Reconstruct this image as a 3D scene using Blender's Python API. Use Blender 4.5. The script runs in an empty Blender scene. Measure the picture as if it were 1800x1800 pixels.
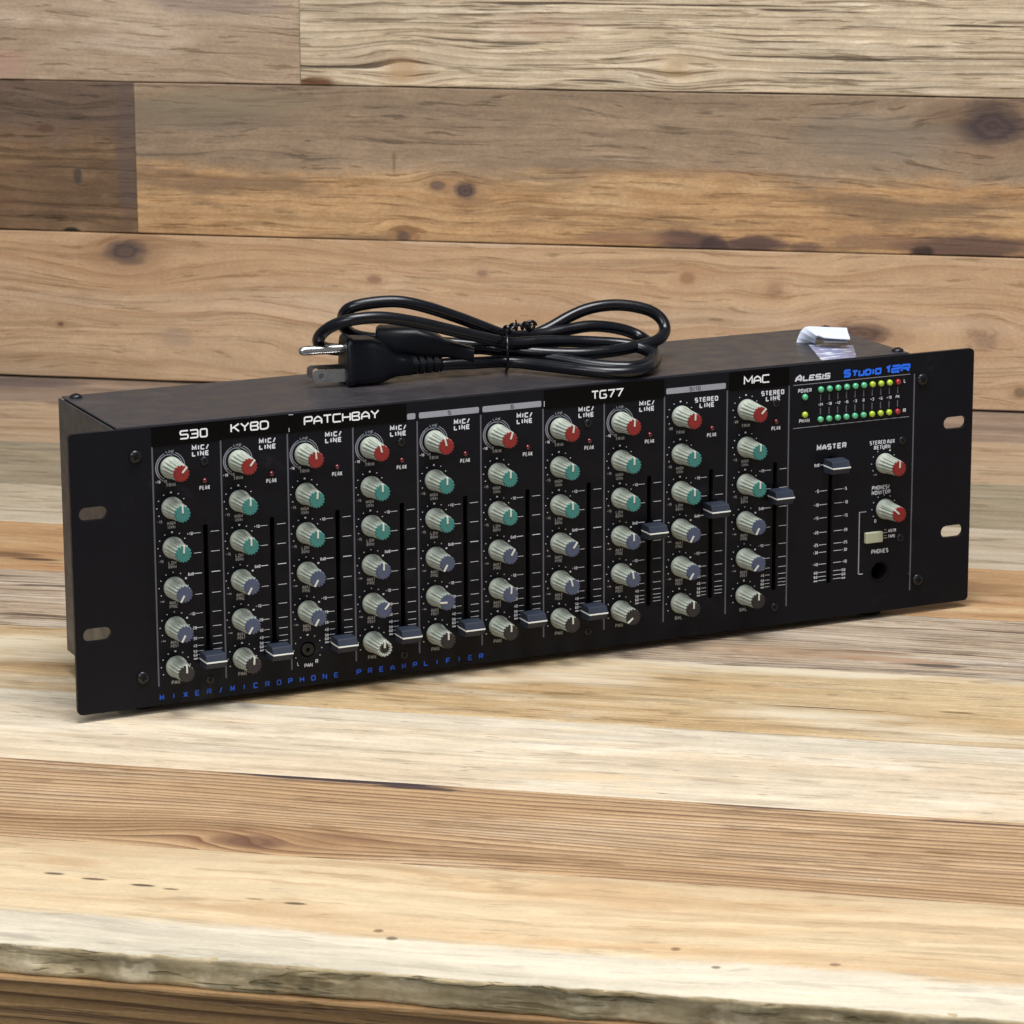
import bpy, bmesh, math, random
from mathutils import Vector, Matrix
R = math.radians
MM = 0.001
SC = bpy.context.scene
C = bpy.context.collection
random.seed(7)

# ------------------------------------------------------------------ camera, light, exposure
cd = bpy.data.cameras.new('camera'); cam = bpy.data.objects.new('camera', cd); C.objects.link(cam)
cam.location = (0.50343, -1.44424, 0.45968)
cam.rotation_euler = (R(76.649), R(0.256), R(11.616))
cd.sensor_width = 36; cd.lens = 6012.4/1800*36; cd.clip_start = 0.05; cd.clip_end = 50
cd.dof.use_dof = True; cd.dof.focus_distance = 1.60; cd.dof.aperture_fstop = 48
SC.camera = cam
SC.view_settings.view_transform = 'Standard'; SC.view_settings.look = 'None'
SC.view_settings.exposure = 0.06; SC.view_settings.gamma = 1.0
w = bpy.data.worlds.new('World'); SC.world = w; w.use_nodes = True
w.node_tree.nodes['Background'].inputs[0].default_value = (0.86, 0.93, 1.0, 1)
w.node_tree.nodes['Background'].inputs[1].default_value = 0.20
def area(name, loc, target, sx, sy, power, col):
    l = bpy.data.lights.new(name, 'AREA'); l.shape = 'RECTANGLE'; l.size = sx; l.size_y = sy
    l.energy = power; l.color = col
    o = bpy.data.objects.new(name, l); C.objects.link(o); o.location = loc
    d = Vector(target) - Vector(loc); o.rotation_euler = d.to_track_quat('-Z', 'Y').to_euler()
    return o
area('overhead_softbox', (0.35, -0.22, 1.55), (0.25, 0.10, 0.0), 0.9, 0.7, 35.0, (0.985, 0.985, 1.0))
area('front_fill', (-0.35, -1.75, 1.25), (0.2, 0.0, 0.0), 1.0, 0.7, 17.0, (0.93, 0.96, 1.0))  # unseen fill, added to brighten the front faces

# ------------------------------------------------------------------ node helpers
def lin(r, g, b, k=1.0):
    f = lambda c: (c/12.92 if c <= 0.04045 else ((c+0.055)/1.055)**2.4)
    return tuple(f(c/255.0)*k for c in (r, g, b)) + (1.0,)
class NG:
    def __init__(s, name):
        s.m = bpy.data.materials.new(name); s.m.use_nodes = True
        s.t = s.m.node_tree; s.n = s.t.nodes; s.b = s.n['Principled BSDF']
    def lk(s, a, b): s.t.links.new(a, b)
    def put(s, sock, v):
        if hasattr(v, 'is_output'): s.lk(v, sock)
        else: sock.default_value = v
    def m_(s, op, a, b=0.0, c=0.0, clamp=False):
        n = s.n.new('ShaderNodeMath'); n.operation = op; n.use_clamp = clamp
        s.put(n.inputs[0], a); s.put(n.inputs[1], b)
        if op in ('MULTIPLY_ADD', 'SMOOTH_MIN', 'COMPARE'): s.put(n.inputs[2], c)
        return n.outputs[0]
    def add(s, a, b): return s.m_('ADD', a, b)
    def sub(s, a, b): return s.m_('SUBTRACT', a, b)
    def mul(s, a, b): return s.m_('MULTIPLY', a, b)
    def sstep(s, x, lo, hi, t0=0.0, t1=1.0):
        n = s.n.new('ShaderNodeMapRange'); n.interpolation_type = 'SMOOTHSTEP'
        s.put(n.inputs[0], x); s.put(n.inputs[1], lo); s.put(n.inputs[2], hi); n.inputs[3].default_value = t0; n.inputs[4].default_value = t1
        return n.outputs[0]
    def comb(s, x, y, z):
        n = s.n.new('ShaderNodeCombineXYZ'); s.put(n.inputs[0], x); s.put(n.inputs[1], y); s.put(n.inputs[2], z); return n.outputs[0]
    def noise(s, v, scale=1.0, detail=2.0, rough=0.5, dist=0.0):
        n = s.n.new('ShaderNodeTexNoise'); n.noise_dimensions = '3D'; s.lk(v, n.inputs['Vector'])
        n.inputs['Scale'].default_value = scale; n.inputs['Detail'].default_value = detail
        n.inputs['Roughness'].default_value = rough; n.inputs['Distortion'].default_value = dist
        return n.outputs['Fac']
    def mix(s, f, a, b, mode='MIX'):
        n = s.n.new('ShaderNodeMix'); n.data_type = 'RGBA'; n.blend_type = mode
        s.put(n.inputs['Factor'], f); s.put(n.inputs['A'], a); s.put(n.inputs['B'], b)
        return [o for o in n.outputs if o.type == 'RGBA'][0]
    def xyz(s):
        t = s.n.new('ShaderNodeTexCoord'); x = s.n.new('ShaderNodeSeparateXYZ'); s.lk(t.outputs['Object'], x.inputs[0])
        return x.outputs[0], x.outputs[1], x.outputs[2]
    def bump(s, h, strength=0.5, dist=0.001):
        n = s.n.new('ShaderNodeBump'); n.inputs['Strength'].default_value = strength; n.inputs['Distance'].default_value = dist
        s.lk(h, n.inputs['Height']); s.lk(n.outputs[0], s.b.inputs['Normal'])

def plain(name, col, rough=0.5, metal=0.0, spec=0.5, mottle=0.12, scale=300.0, bump=0.0, coat=0.0):
    g = NG(name); x, y, z = g.xyz(); v = g.comb(x, y, z)
    n = g.noise(v, scale, 3.0, 0.6)
    k = 1.0 - mottle
    dark = tuple(c*k for c in col[:3]) + (1,)
    lite = tuple(min(1, c*(1+mottle)) for c in col[:3]) + (1,)
    g.lk(g.mix(n, dark, lite), g.b.inputs['Base Color'])
    n2 = g.noise(v, scale*0.13, 3.0, 0.6)
    g.lk(g.sstep(n2, 0.3, 0.75, max(0.02, rough-0.07), min(1, rough+0.09)), g.b.inputs['Roughness'])
    g.b.inputs['Metallic'].default_value = metal
    g.b.inputs['Specular IOR Level'].default_value = spec
    g.b.inputs['Coat Weight'].default_value = coat
    if bump: g.bump(g.noise(v, scale*3, 2.0, 0.5), bump, 0.0002)
    return g.m

WK = 0.74
def wl(r, g, b, k=1.0):
    m = 0.3*r+0.55*g+0.15*b; q = 0.11 if k > 0.8 and k < 1.2 else 0.05
    return lin(r+(m-r)*q, g+(m-g)*q, b+(m-b)*q, k)
def wood(name, axis, cols, line=None, warp=(0.012, 0.004), fibre=0.25, cracks=(), knots=(), stains=(), bands=(), patch=(3.0, 26.0), rough=0.62, bump=0.5, seed=0.0, k=WK, flecks=0.0, blotch=None, grit=1.0, dips=()):
    """cols: base colours (sRGB); line: (lines per metre, strength, colour, sharpness)
    knots: (u, v, ru, rv, strength, colour) in mm; stains and painted shade: (u, v, ru, rv, colour, strength); bands: (v0, v1, soft mm, colour, amount)"""
    g = NG(name); x, y, z = g.xyz()
    u = x; v, ww = (y, z) if axis == 'y' else (z, y)
    ws = g.add(ww, seed)
    v2 = v
    nw = g.sub(g.noise(g.comb(g.mul(u, 2.6), g.mul(v, 11.0), g.add(g.mul(ww, 11.0), seed)), 1.0, 2.0, 0.5), 0.5)
    v2 = g.add(v2, g.mul(nw, warp[0]*2))
    nw2 = g.sub(g.noise(g.comb(g.mul(u, 12.0), g.mul(v, 60.0), g.add(g.mul(ww, 60.0), seed+5)), 1.0, 3.0, 0.55), 0.5)
    v2 = g.add(v2, g.mul(nw2, warp[1]*2))
    for (cu, cv, ru, rv, amp) in dips:
        dx = g.mul(g.sub(u, cu*MM), 1000.0/ru); dy = g.mul(g.sub(v, cv*MM), 1000.0/rv)
        v2 = g.add(v2, g.mul(g.m_('EXPONENT', g.mul(g.add(g.mul(dx, dx), g.mul(dy, dy)), -1.0)), amp*MM))
    kd = []
    for i, (cu, cv, ru, rv, st, col) in enumerate(knots):
        cu, cv, ru, rv = cu*MM, cv*MM, ru*MM, rv*MM
        dx = g.mul(g.sub(u, cu), 1.0/ru); dy0 = g.sub(v, cv); dy = g.mul(dy0, 1.0/rv)
        d2 = g.add(g.mul(dx, dx), g.mul(dy, dy)); kd.append((d2, st, col))
        wide = g.add(g.mul(g.mul(dx, dx), 1/9.0), g.mul(g.mul(dy, dy), 1/5.0))
        infl = g.m_('EXPONENT', g.mul(wide, -1.0))
        v2 = g.sub(v2, g.mul(g.mul(dy0, infl), 0.9*min(1, st+0.3)))
    fvec = g.comb(g.mul(u, 22.0), g.mul(v2, 900.0), g.mul(ws, 300.0))
    fib = g.noise(fvec, 1.0, 3.0, 0.6)
    fib2 = g.noise(g.comb(g.mul(u, 9.0), g.mul(v2, 260.0), g.mul(ws, 120.0)), 1.0, 3.0, 0.6)
    pt = g.noise(g.comb(g.mul(u, patch[0]), g.mul(v2, patch[1]), g.add(g.mul(ww, 20), seed+11)), 1.0, 4.0, 0.6)
    c = g.mix(g.sstep(pt, 0.36, 0.64), wl(*cols[0], k), wl(*cols[1], k))
    if len(cols) > 2:
        p2 = g.noise(g.comb(g.mul(u, patch[0]*2.1), g.mul(v2, patch[1]*1.7), g.add(g.mul(ww, 20), seed+23)), 1.0, 4.0, 0.6)
        c = g.mix(g.sstep(p2, 0.5, 0.68), c, wl(*cols[2], k))
    sh = g.add(1.0 - fibre*0.5, g.mul(fib, fibre)); sh2 = g.add(1.0 - fibre*0.4, g.mul(fib2, fibre*0.8))
    fib3 = g.noise(g.comb(g.mul(u, 5.0), g.mul(v2, 95.0), g.mul(ws, 60.0)), 1.0, 5.0, 0.68)
    mot = g.noise(g.comb(g.mul(u, 55.0), g.mul(v2, 130.0), g.mul(ws, 90.0)), 1.0, 3.0, 0.6)
    s3 = g.mul(g.mul(sh, sh2), g.mul(g.sstep(fib3, 0.22, 0.78, 1.0-fibre*0.75, 1.0+fibre*0.45), g.sstep(mot, 0.25, 0.8, 1.0-fibre*0.35, 1.0+fibre*0.25)))
    c = g.mix(1.0, c, g.comb(s3, s3, s3), 'MULTIPLY')
    h = g.add(g.mul(fib, 0.25), g.mul(fib2, 0.35))
    V = 150.0 if axis == 'y' else 300.0
    n1 = g.noise(g.comb(g.mul(u, 24.0), g.mul(v2, V), g.mul(ws, V*.7)), 1.0, 3.0, 0.62)
    n2 = g.noise(g.comb(g.mul(u, 5.0), g.mul(v2, V*.55), g.add(g.mul(ws, V*.5), 4.0)), 1.0, 4.0, 0.66)
    n3 = g.noise(g.comb(g.mul(u, 60.0), g.mul(v, 110.0), g.add(ws, 9.0)), 1.0, 4.0, 0.7)
    d1 = g.sstep(n1, 0.575, 0.66); d2_ = g.sstep(n2, 0.55, 0.62); d3 = g.sstep(n3, 0.60, 0.70)
    sp = g.noise(g.comb(g.mul(u, 420.0), g.mul(v, 900.0), g.mul(ws, 900.0)), 1.0, 1.0, 0.5)
    gm = g.mul(g.mul(g.sub(1.0, g.mul(d1, 0.30*grit)), g.sub(1.0, g.mul(d2_, 0.20*grit))), g.mul(g.add(1.0, g.mul(d3, 0.10*grit)), g.sstep(sp, 0.2, 0.8, 1-0.09*grit, 1+0.07*grit)))
    c = g.mix(1.0, c, g.comb(gm, g.m_('POWER', gm, 1.12), g.m_('POWER', gm, 1.3)), 'MULTIPLY')
    h = g.sub(h, g.add(g.mul(d1, 0.9), g.mul(d2_, 0.6)))
    lines = [] if line is None else (line if isinstance(line, list) else [line])
    for li, ln in enumerate(lines):
        fr, st, col, sharp = ln[:4]; fl_ = ln[4] if len(ln) > 4 else 0.25
        ph = g.add(g.mul(v2, fr), g.mul(g.noise(g.comb(g.mul(u, 1.3), g.mul(v2, fr*0.21), seed+3.0+li), 1.0, 2.0, 0.5), 2.2))
        fr_ = g.m_('FRACT', ph)
        a = g.m_('POWER', fr_, sharp); e = g.sstep(fr_, 0.93, 1.0, 1.0, 0.0)
        am = g.sstep(g.noise(g.comb(g.mul(u, 5.0), g.mul(v2, fr*0.8), seed+7.0), 1.0, 3.0, 0.6), 0.26, 0.56, fl_, 1.0)
        a = g.mul(g.mul(a, e), g.mul(am, st))
        brk = g.sstep(fib, 0.25, 0.55, 0.55, 1.0)
        a = g.mul(a, brk)
        c = g.mix(a, c, wl(*col, k)); h = g.sub(h, g.mul(a, 0.35))
    for (us, vs, thr, col, st) in cracks:
        n = g.noise(g.comb(g.mul(u, us), g.mul(v2, vs), g.mul(ws, vs*0.6)), 1.0, 2.5, 0.55)
        a = g.mul(g.sstep(n, thr, thr+0.055), st)
        c = g.mix(a, c, wl(*col, k)); h = g.sub(h, g.mul(a, 2.2))
    if flecks:
        n = g.noise(g.comb(g.mul(u, 70.0), g.mul(v, 420.0), g.mul(ws, 300.0)), 1.0, 1.0, 0.5)
        a = g.mul(g.sstep(n, 0.735-flecks*0.03, 0.79), 0.7)
        c = g.mix(a, c, wl(95, 65, 42, k)); h = g.sub(h, a)
    if blotch:
        (us, vs, lo, hi, col, st) = blotch
        n = g.noise(g.comb(g.mul(u, us), g.mul(v, vs), g.add(g.mul(ww, vs), seed+31)), 1.0, 4.0, 0.65)
        c = g.mix(g.mul(g.sstep(n, lo, hi), st), c, wl(*col, k))
    rag = g.sub(g.noise(g.comb(g.mul(u, 60.0), g.mul(v, 160.0), g.mul(ws, 60)), 1.0, 4.0, 0.65), 0.5)
    rag2 = g.sub(g.noise(g.comb(g.mul(u, 14.0), g.mul(v, 50.0), g.mul(ws, 14)), 1.0, 4.0, 0.6), 0.5)
    for (v0, v1, soft, col, amt) in bands:
        vv = g.add(v, g.add(g.mul(rag2, soft*2.2*MM), g.mul(rag, soft*0.5*MM)))
        a = g.mul(g.sstep(vv, (v0-soft/2)*MM, (v0+soft/2)*MM), g.sstep(vv, (v1-soft/2)*MM, (v1+soft/2)*MM, 1.0, 0.0))
        sg = g.mul(g.mul(s3, gm), g.sstep(pt, 0.32, 0.68, 0.86, 1.12)); mx = g.mix(1.0, g.comb(sg, sg, sg), wl(*col, k), 'MULTIPLY')
        c = g.mix(g.mul(a, amt), c, mx)
    for (d2, st, col) in kd:
        d = g.add(g.m_('SQRT', d2), g.add(g.mul(rag, 0.5), g.mul(rag2, 1.1)))
        halo = g.mul(g.sstep(d, 0.9, 2.3, 1.0, 0.0), 0.35*st)
        c = g.mix(halo, c, wl(int(col[0]*.5+95), int(col[1]*.5+62), int(col[2]*.5+35), k))
        ring = g.sstep(g.m_('SINE', g.mul(d, 17.0)), -0.6, 1.0, 0.86, 1.0)
        core = g.mul(g.sstep(d, 0.5, 1.15, 1.0, 0.0), st)
        c = g.mix(g.mul(core, ring), c, wl(*col, k))
        h = g.sub(h, g.mul(core, 0.4))
    for (cu, cv, ru, rv, col, st) in stains:
        dx = g.mul(g.sub(u, cu*MM), 1000.0/ru); dy = g.mul(g.sub(v, cv*MM), 1000.0/rv)
        d = g.add(g.m_('SQRT', g.add(g.mul(dx, dx), g.mul(dy, dy))), g.add(g.mul(rag2, 1.6), g.mul(rag, 0.5)))
        c = g.mix(g.mul(g.sstep(d, 0.55, 1.15, 1.0, 0.0), st), c, wl(*col, k))
    g.lk(c, g.b.inputs['Base Color'])
    g.b.inputs['Roughness'].default_value = rough
    g.b.inputs['Specular IOR Level'].default_value = 0.3
    g.bump(h, bump, 0.0006)
    return g.m

# ------------------------------------------------------------------ mesh helpers
class MB:
    """collects geometry given in millimetres; build() links it as ONE mesh object in metres"""
    def __init__(s): s.v = []; s.f = []; s.mi = []; s.sm = []
    def add(s, vs, fs, mi=0, smooth=False):
        o = len(s.v); s.v += [tuple(v) for v in vs]
        for f in fs: s.f.append(tuple(i+o for i in f)); s.mi.append(mi); s.sm.append(smooth)
    def box(s, x0, x1, y0, y1, z0, z1, mi=0, bev=0.0):
        if bev <= 0:
            vs = [(x, y, z) for x in (x0, x1) for y in (y0, y1) for z in (z0, z1)]
            s.add(vs, [(0, 1, 3, 2), (4, 6, 7, 5), (0, 4, 5, 1), (2, 3, 7, 6), (0, 2, 6, 4), (1, 5, 7, 3)], mi); return
        bm = bmesh.new(); bmesh.ops.create_cube(bm, size=1.0)
        for v in bm.verts: v.co = ((x0+x1)/2+v.co.x*(x1-x0), (y0+y1)/2+v.co.y*(y1-y0), (z0+z1)/2+v.co.z*(z1-z0))
        bmesh.ops.bevel(bm, geom=bm.edges[:], offset=bev, segments=2, profile=0.5, affect='EDGES')
        s.addbm(bm, mi, False)
    def addbm(s, bm, mi=0, smooth=False, M=None):
        bm.verts.ensure_lookup_table()
        s.add([tuple(M @ v.co) if M else tuple(v.co) for v in bm.verts], [tuple(v.index for v in f.verts) for f in bm.faces], mi, smooth); bm.free()
    def loft(s, rings, mi=0, smooth=True, cap0=True, cap1=True, closed=True):
        n = len(rings[0]); vs = [p for r in rings for p in r]; fs = []
        for i in range(len(rings)-1):
            for j in range(n if closed else n-1):
                a = i*n+j; b = i*n+(j+1) % n; fs.append((a, b, b+n, a+n))
        s.add(vs, fs, mi, smooth)
        if cap0: s.add(rings[0], [tuple(range(n-1, -1, -1))], mi)
        if cap1: s.add(rings[-1], [tuple(range(n))], mi)
    def lathe(s, prof, cx, cz, mi=0, n=32, smooth=True, rf=None, cap0=False, cap1=True):
        """profile (r, y) revolved about the -Y axis through (cx, cz)"""
        rings = []
        for (r, y) in prof:
            ring = []
            for j in range(n):
                a = 2*math.pi*j/n; rr = rf(r, y, a) if rf else r
                ring.append((cx+rr*math.sin(a), y, cz+rr*math.cos(a)))
            rings.append(ring)
        s.loft(rings, mi, smooth, cap0, cap1)
    def build(s, name, mats, parent=None, label=None, bevel=0.0):
        me = bpy.data.meshes.new(name)
        me.from_pydata([(x*MM, y*MM, z*MM) for x, y, z in s.v], [], s.f)
        for m in (mats if isinstance(mats, (list, tuple)) else [mats]): me.materials.append(m)
        me.polygons.foreach_set('material_index', s.mi); me.polygons.foreach_set('use_smooth', s.sm)
        me.update()
        bm = bmesh.new(); bm.from_mesh(me); bmesh.ops.recalc_face_normals(bm, faces=bm.faces[:]) if len(bm.faces) < 60000 and not getattr(s, 'flat', False) else None
        bm.to_mesh(me); bm.free()
        o = bpy.data.objects.new(name, me); C.objects.link(o)
        if parent: o.parent = parent
        if label: o['label'] = label
        return o
def thing(name, label, cat, loc=(0, 0, 0), rz=0.0, kind=None):
    o = bpy.data.objects.new(name, None); C.objects.link(o); o.location = loc; o.rotation_euler = (0, 0, rz)
    o.empty_display_size = 0.02
    o['label'] = label; o['category'] = cat
    if kind: o['kind'] = kind
    return o
def place(me, name, parent, loc_mm, rot=(0, 0, 0), label=None):
    o = bpy.data.objects.new(name, me); C.objects.link(o); o.parent = parent
    o.location = [c*MM for c in loc_mm]; o.rotation_euler = rot
    if label: o['label'] = label
    return o
def mesh_only(mb, name, mats):
    o = mb.build(name, mats); me = o.data; bpy.data.objects.remove(o); return me

# ------------------------------------------------------------------ stroke lettering (flat print)
G = {
 'A': [[(0,0),(0,3.6),(2,6),(4,3.6),(4,0)],[(0,2.1),(4,2.1)]], 'B': [[(0,0),(0,6),(3.6,6),(3.9,4.6),(3,3.1),(4,1.6),(3.7,0),(0,0)],[(0,3.1),(3,3.1)]],
 'C': [[(4,6),(0,6),(0,0),(4,0)]], 'D': [[(0,0),(0,6),(3,6),(4,5),(4,1),(3,0),(0,0)]], 'E': [[(4,6),(0,6),(0,0),(4,0)],[(0,3),(3.4,3)]],
 'F': [[(4,6),(0,6),(0,0)],[(0,3),(3.4,3)]], 'G': [[(4,6),(0,6),(0,0),(4,0),(4,2.8),(2.2,2.8)]], 'H': [[(0,0),(0,6)],[(4,0),(4,6)],[(0,3),(4,3)]],
 'I': [[(0.6,0),(0.6,6)]], 'K': [[(0,0),(0,6)],[(4,6),(0.4,2.8)],[(1.4,3.6),(4,0)]], 'L': [[(0,6),(0,0),(3.8,0)]],
 'M': [[(0,0),(0.1,6),(2.3,1.6),(4.5,6),(4.6,0)]], 'N': [[(0,0),(0,6),(4,0),(4,6)]], 'O': [[(0,0),(0,6),(4,6),(4,0),(0,0)]],
 'P': [[(0,0),(0,6),(4,6),(4,2.7),(0,2.7)]], 'R': [[(0,0),(0,6),(4,6),(4,2.8),(0,2.8)],[(2.2,2.8),(4,0)]], 'S': [[(4,6),(0,6),(0,3.1),(4,3.1),(4,0),(0,0)]],
 'T': [[(0,6),(4,6)],[(2,6),(2,0)]], 'U': [[(0,6),(0,0),(4,0),(4,6)]], 'V': [[(0,6),(2,0),(4,6)]], 'W': [[(0,6),(1,0),(2.2,4.2),(3.4,0),(4.4,6)]],
 'X': [[(0,0),(4,6)],[(0,6),(4,0)]], 'Y': [[(0,6),(2,3),(4,6)],[(2,3),(2,0)]], 'Z': [[(0,6),(4,6),(0,0),(4,0)]],
 '0': [[(0.3,0),(0.3,6),(3.7,6),(3.7,0),(0.3,0)]], '1': [[(0.7,4.6),(2,6),(2,0)]], '2': [[(0,6),(4,6),(4,3.2),(0,3.0),(0,0),(4,0)]],
 '3': [[(0,6),(4,6),(4,0),(0,0)],[(0.8,3),(4,3)]], '4': [[(3,0),(3,6),(0,2),(4,2)]], '5': [[(4,6),(0,6),(0,3.3),(4,3.3),(4,0),(0,0)]],
 '6': [[(4,6),(0,6),(0,0),(4,0),(4,3.2),(0,3.2)]], '7': [[(0,6),(4,6),(1.4,0)]], '8': [[(0,0),(0,6),(4,6),(4,0),(0,0)],[(0,3),(4,3)]],
 '9': [[(0,0),(4,0),(4,6),(0,6),(0,2.9),(4,2.9)]], '/': [[(0,-0.3),(2.6,6.3)]], '+': [[(0.4,3),(3.2,3)],[(1.8,1.6),(1.8,4.4)]], '-': [[(0.3,3),(2.9,3)]],
 'z': [[(0,4),(3,4),(0,0),(3,0)]], 'k': [[(0,0),(0,6)],[(3,4.2),(0.3,2)],[(1,2.5),(3,0)]], 'd': [[(3,6),(3,0),(0,0),(0,3.6),(3,3.6)]],
 '@': [[(0,1.4),(0,4),(2,4),(3,1.4),(5,1.4),(5,4),(3,4),(2,1.4),(0,1.4)]],
}
GW = {'I': 1.2, '/': 2.6, '+': 3.6, '-': 3.2, 'M': 4.6, 'W': 4.4, '1': 2.6, ' ': 2.4, 'z': 3, 'k': 3, 'd': 3, '@': 5}
def chamfer(pts, c, closed):
    out = []; n = len(pts)
    for i, p in enumerate(pts):
        if not closed and i in (0, n-1): out.append(p); continue
        a = Vector(pts[(i-1) % n]); b = Vector(p); d = Vector(pts[(i+1) % n])
        e1 = (a-b); e2 = (d-b); l1, l2 = e1.length, e2.length
        if l1 < 1e-6 or l2 < 1e-6: continue
        if (e1/l1).dot(e2/l2) > 0.35: out.append(p); continue
        k = min(c, l1*0.45, l2*0.45); q1 = b+e1/l1*k; q2 = b+e2/l2*k
        out.append(tuple(q1)); out.append(tuple((q1+q2)/2*0.6+b*0.4)) ; out.append(tuple(q2))
    return out
def ribbon(mb, pts, wd, y, closed, mi=0):
    n = len(pts); L = []; Rr = []
    for i in range(n):
        p = Vector(pts[i])
        if closed: a = Vector(pts[(i-1) % n]); b = Vector(pts[(i+1) % n])
        else: a = Vector(pts[max(i-1, 0)]); b = Vector(pts[min(i+1, n-1)])
        d1 = (p-a); d2 = (b-p)
        if d1.length < 1e-9: d1 = d2
        if d2.length < 1e-9: d2 = d1
        d1.normalize(); d2.normalize(); t = d1+d2
        if t.length < 0.3: t = Vector((-d1.y, d1.x))
        t.normalize(); nn = Vector((-t.y, t.x)); k = wd/2/max(0.45, nn.dot(Vector((-d1.y, d1.x))))
        L.append(p+nn*k); Rr.append(p-nn*k)
    vs = [(q.x, y, q.y) for q in L]+[(q.x, y, q.y) for q in Rr]
    fs = [(i, (i+1) % n, n+(i+1) % n, n+i) for i in range(n if closed else n-1)]
    mb.add(vs, fs, mi)
def text_w(s, h, wf, gap): return sum(GW.get(ch, 4)*h/6*wf+gap for ch in s)-gap
def text(mb, s, x, z, h, wf=1.0, st=0.3, gap=None, y=-0.05, anchor='l', slant=0.0, mi=0, width=None, rnd=0.9):
    gap = (st*1.0+h*0.16) if gap is None else gap
    if width:
        gl = sum(GW.get(ch, 4)*h/6 for ch in s); wf = max(0.3, (width-gap*(len(s)-1)-st)/gl)
    w_ = text_w(s, h, wf, gap)
    if anchor == 'c': x -= w_/2
    if anchor == 'r': x -= w_
    k = 0
    for ch in s:
        for poly in G.get(ch, []):
            closed = poly[0] == poly[-1] and len(poly) > 2
            pts = poly[:-1] if closed else poly
            pts = [(px*h/6*wf, pz*h/6) for px, pz in pts]
            if rnd and len(pts) > 2: pts = chamfer(pts, h/6*rnd, closed)
            pts = [(x+a+b*slant, z+b) for a, b in pts]
            ribbon(mb, pts, st, y-0.004*(k % 5), closed, mi); k += 1
        x += GW.get(ch, 4)*h/6*wf+gap

# ------------------------------------------------------------------ wood: table and wall
BRN = (70, 48, 34)
def plank_mesh(u0, u1, v0, v1, t0, t1, axis, seed, seg=48, edge=0.5, rag=0.0, rag_side=None):
    """rounded board. (u along the grain, v across, t through: t1 is the visible face)"""
    rnd = random.Random(seed); mb = MB(); rings = []
    ph = [rnd.uniform(0, 6.28) for _ in range(12)]
    def wob(u, i, a): return a*(math.sin(u*0.021+ph[i])+0.6*math.sin(u*0.057+ph[i+1])+0.4*math.sin(u*0.13+ph[i+2]))/2
    b = edge
    for i in range(seg+1):
        u = u0+(u1-u0)*i/seg
        gp = 0.2 if axis == 'y' else 0.42
        lo = v0+gp+wob(u, 0, 0.3); hi = v1-gp+wob(u, 4, 0.3); top = t1+wob(u, 8, 0.12)
        rg = [(lo, t0), (hi, t0), (hi, top-b), (hi-b*0.35, top-b*0.35), (hi-b*1.2, top), (lo+b*1.2, top), (lo+b*0.35, top-b*0.35), (lo, top-b)]
        rings.append([(u, a, c) if axis == 'y' else (u, -c, a) for a, c in rg])
    mb.loft(rings, 0, False)
    return mb
TBL = thing('wooden_table', 'reclaimed plank tabletop with a ragged pale front edge under the black mixer', 'table', (0, 0, 0), R(-0.9))
ts = [-277, -158, -55, 50, 159, 270, 375, 468, 584, 703, 815]
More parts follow.
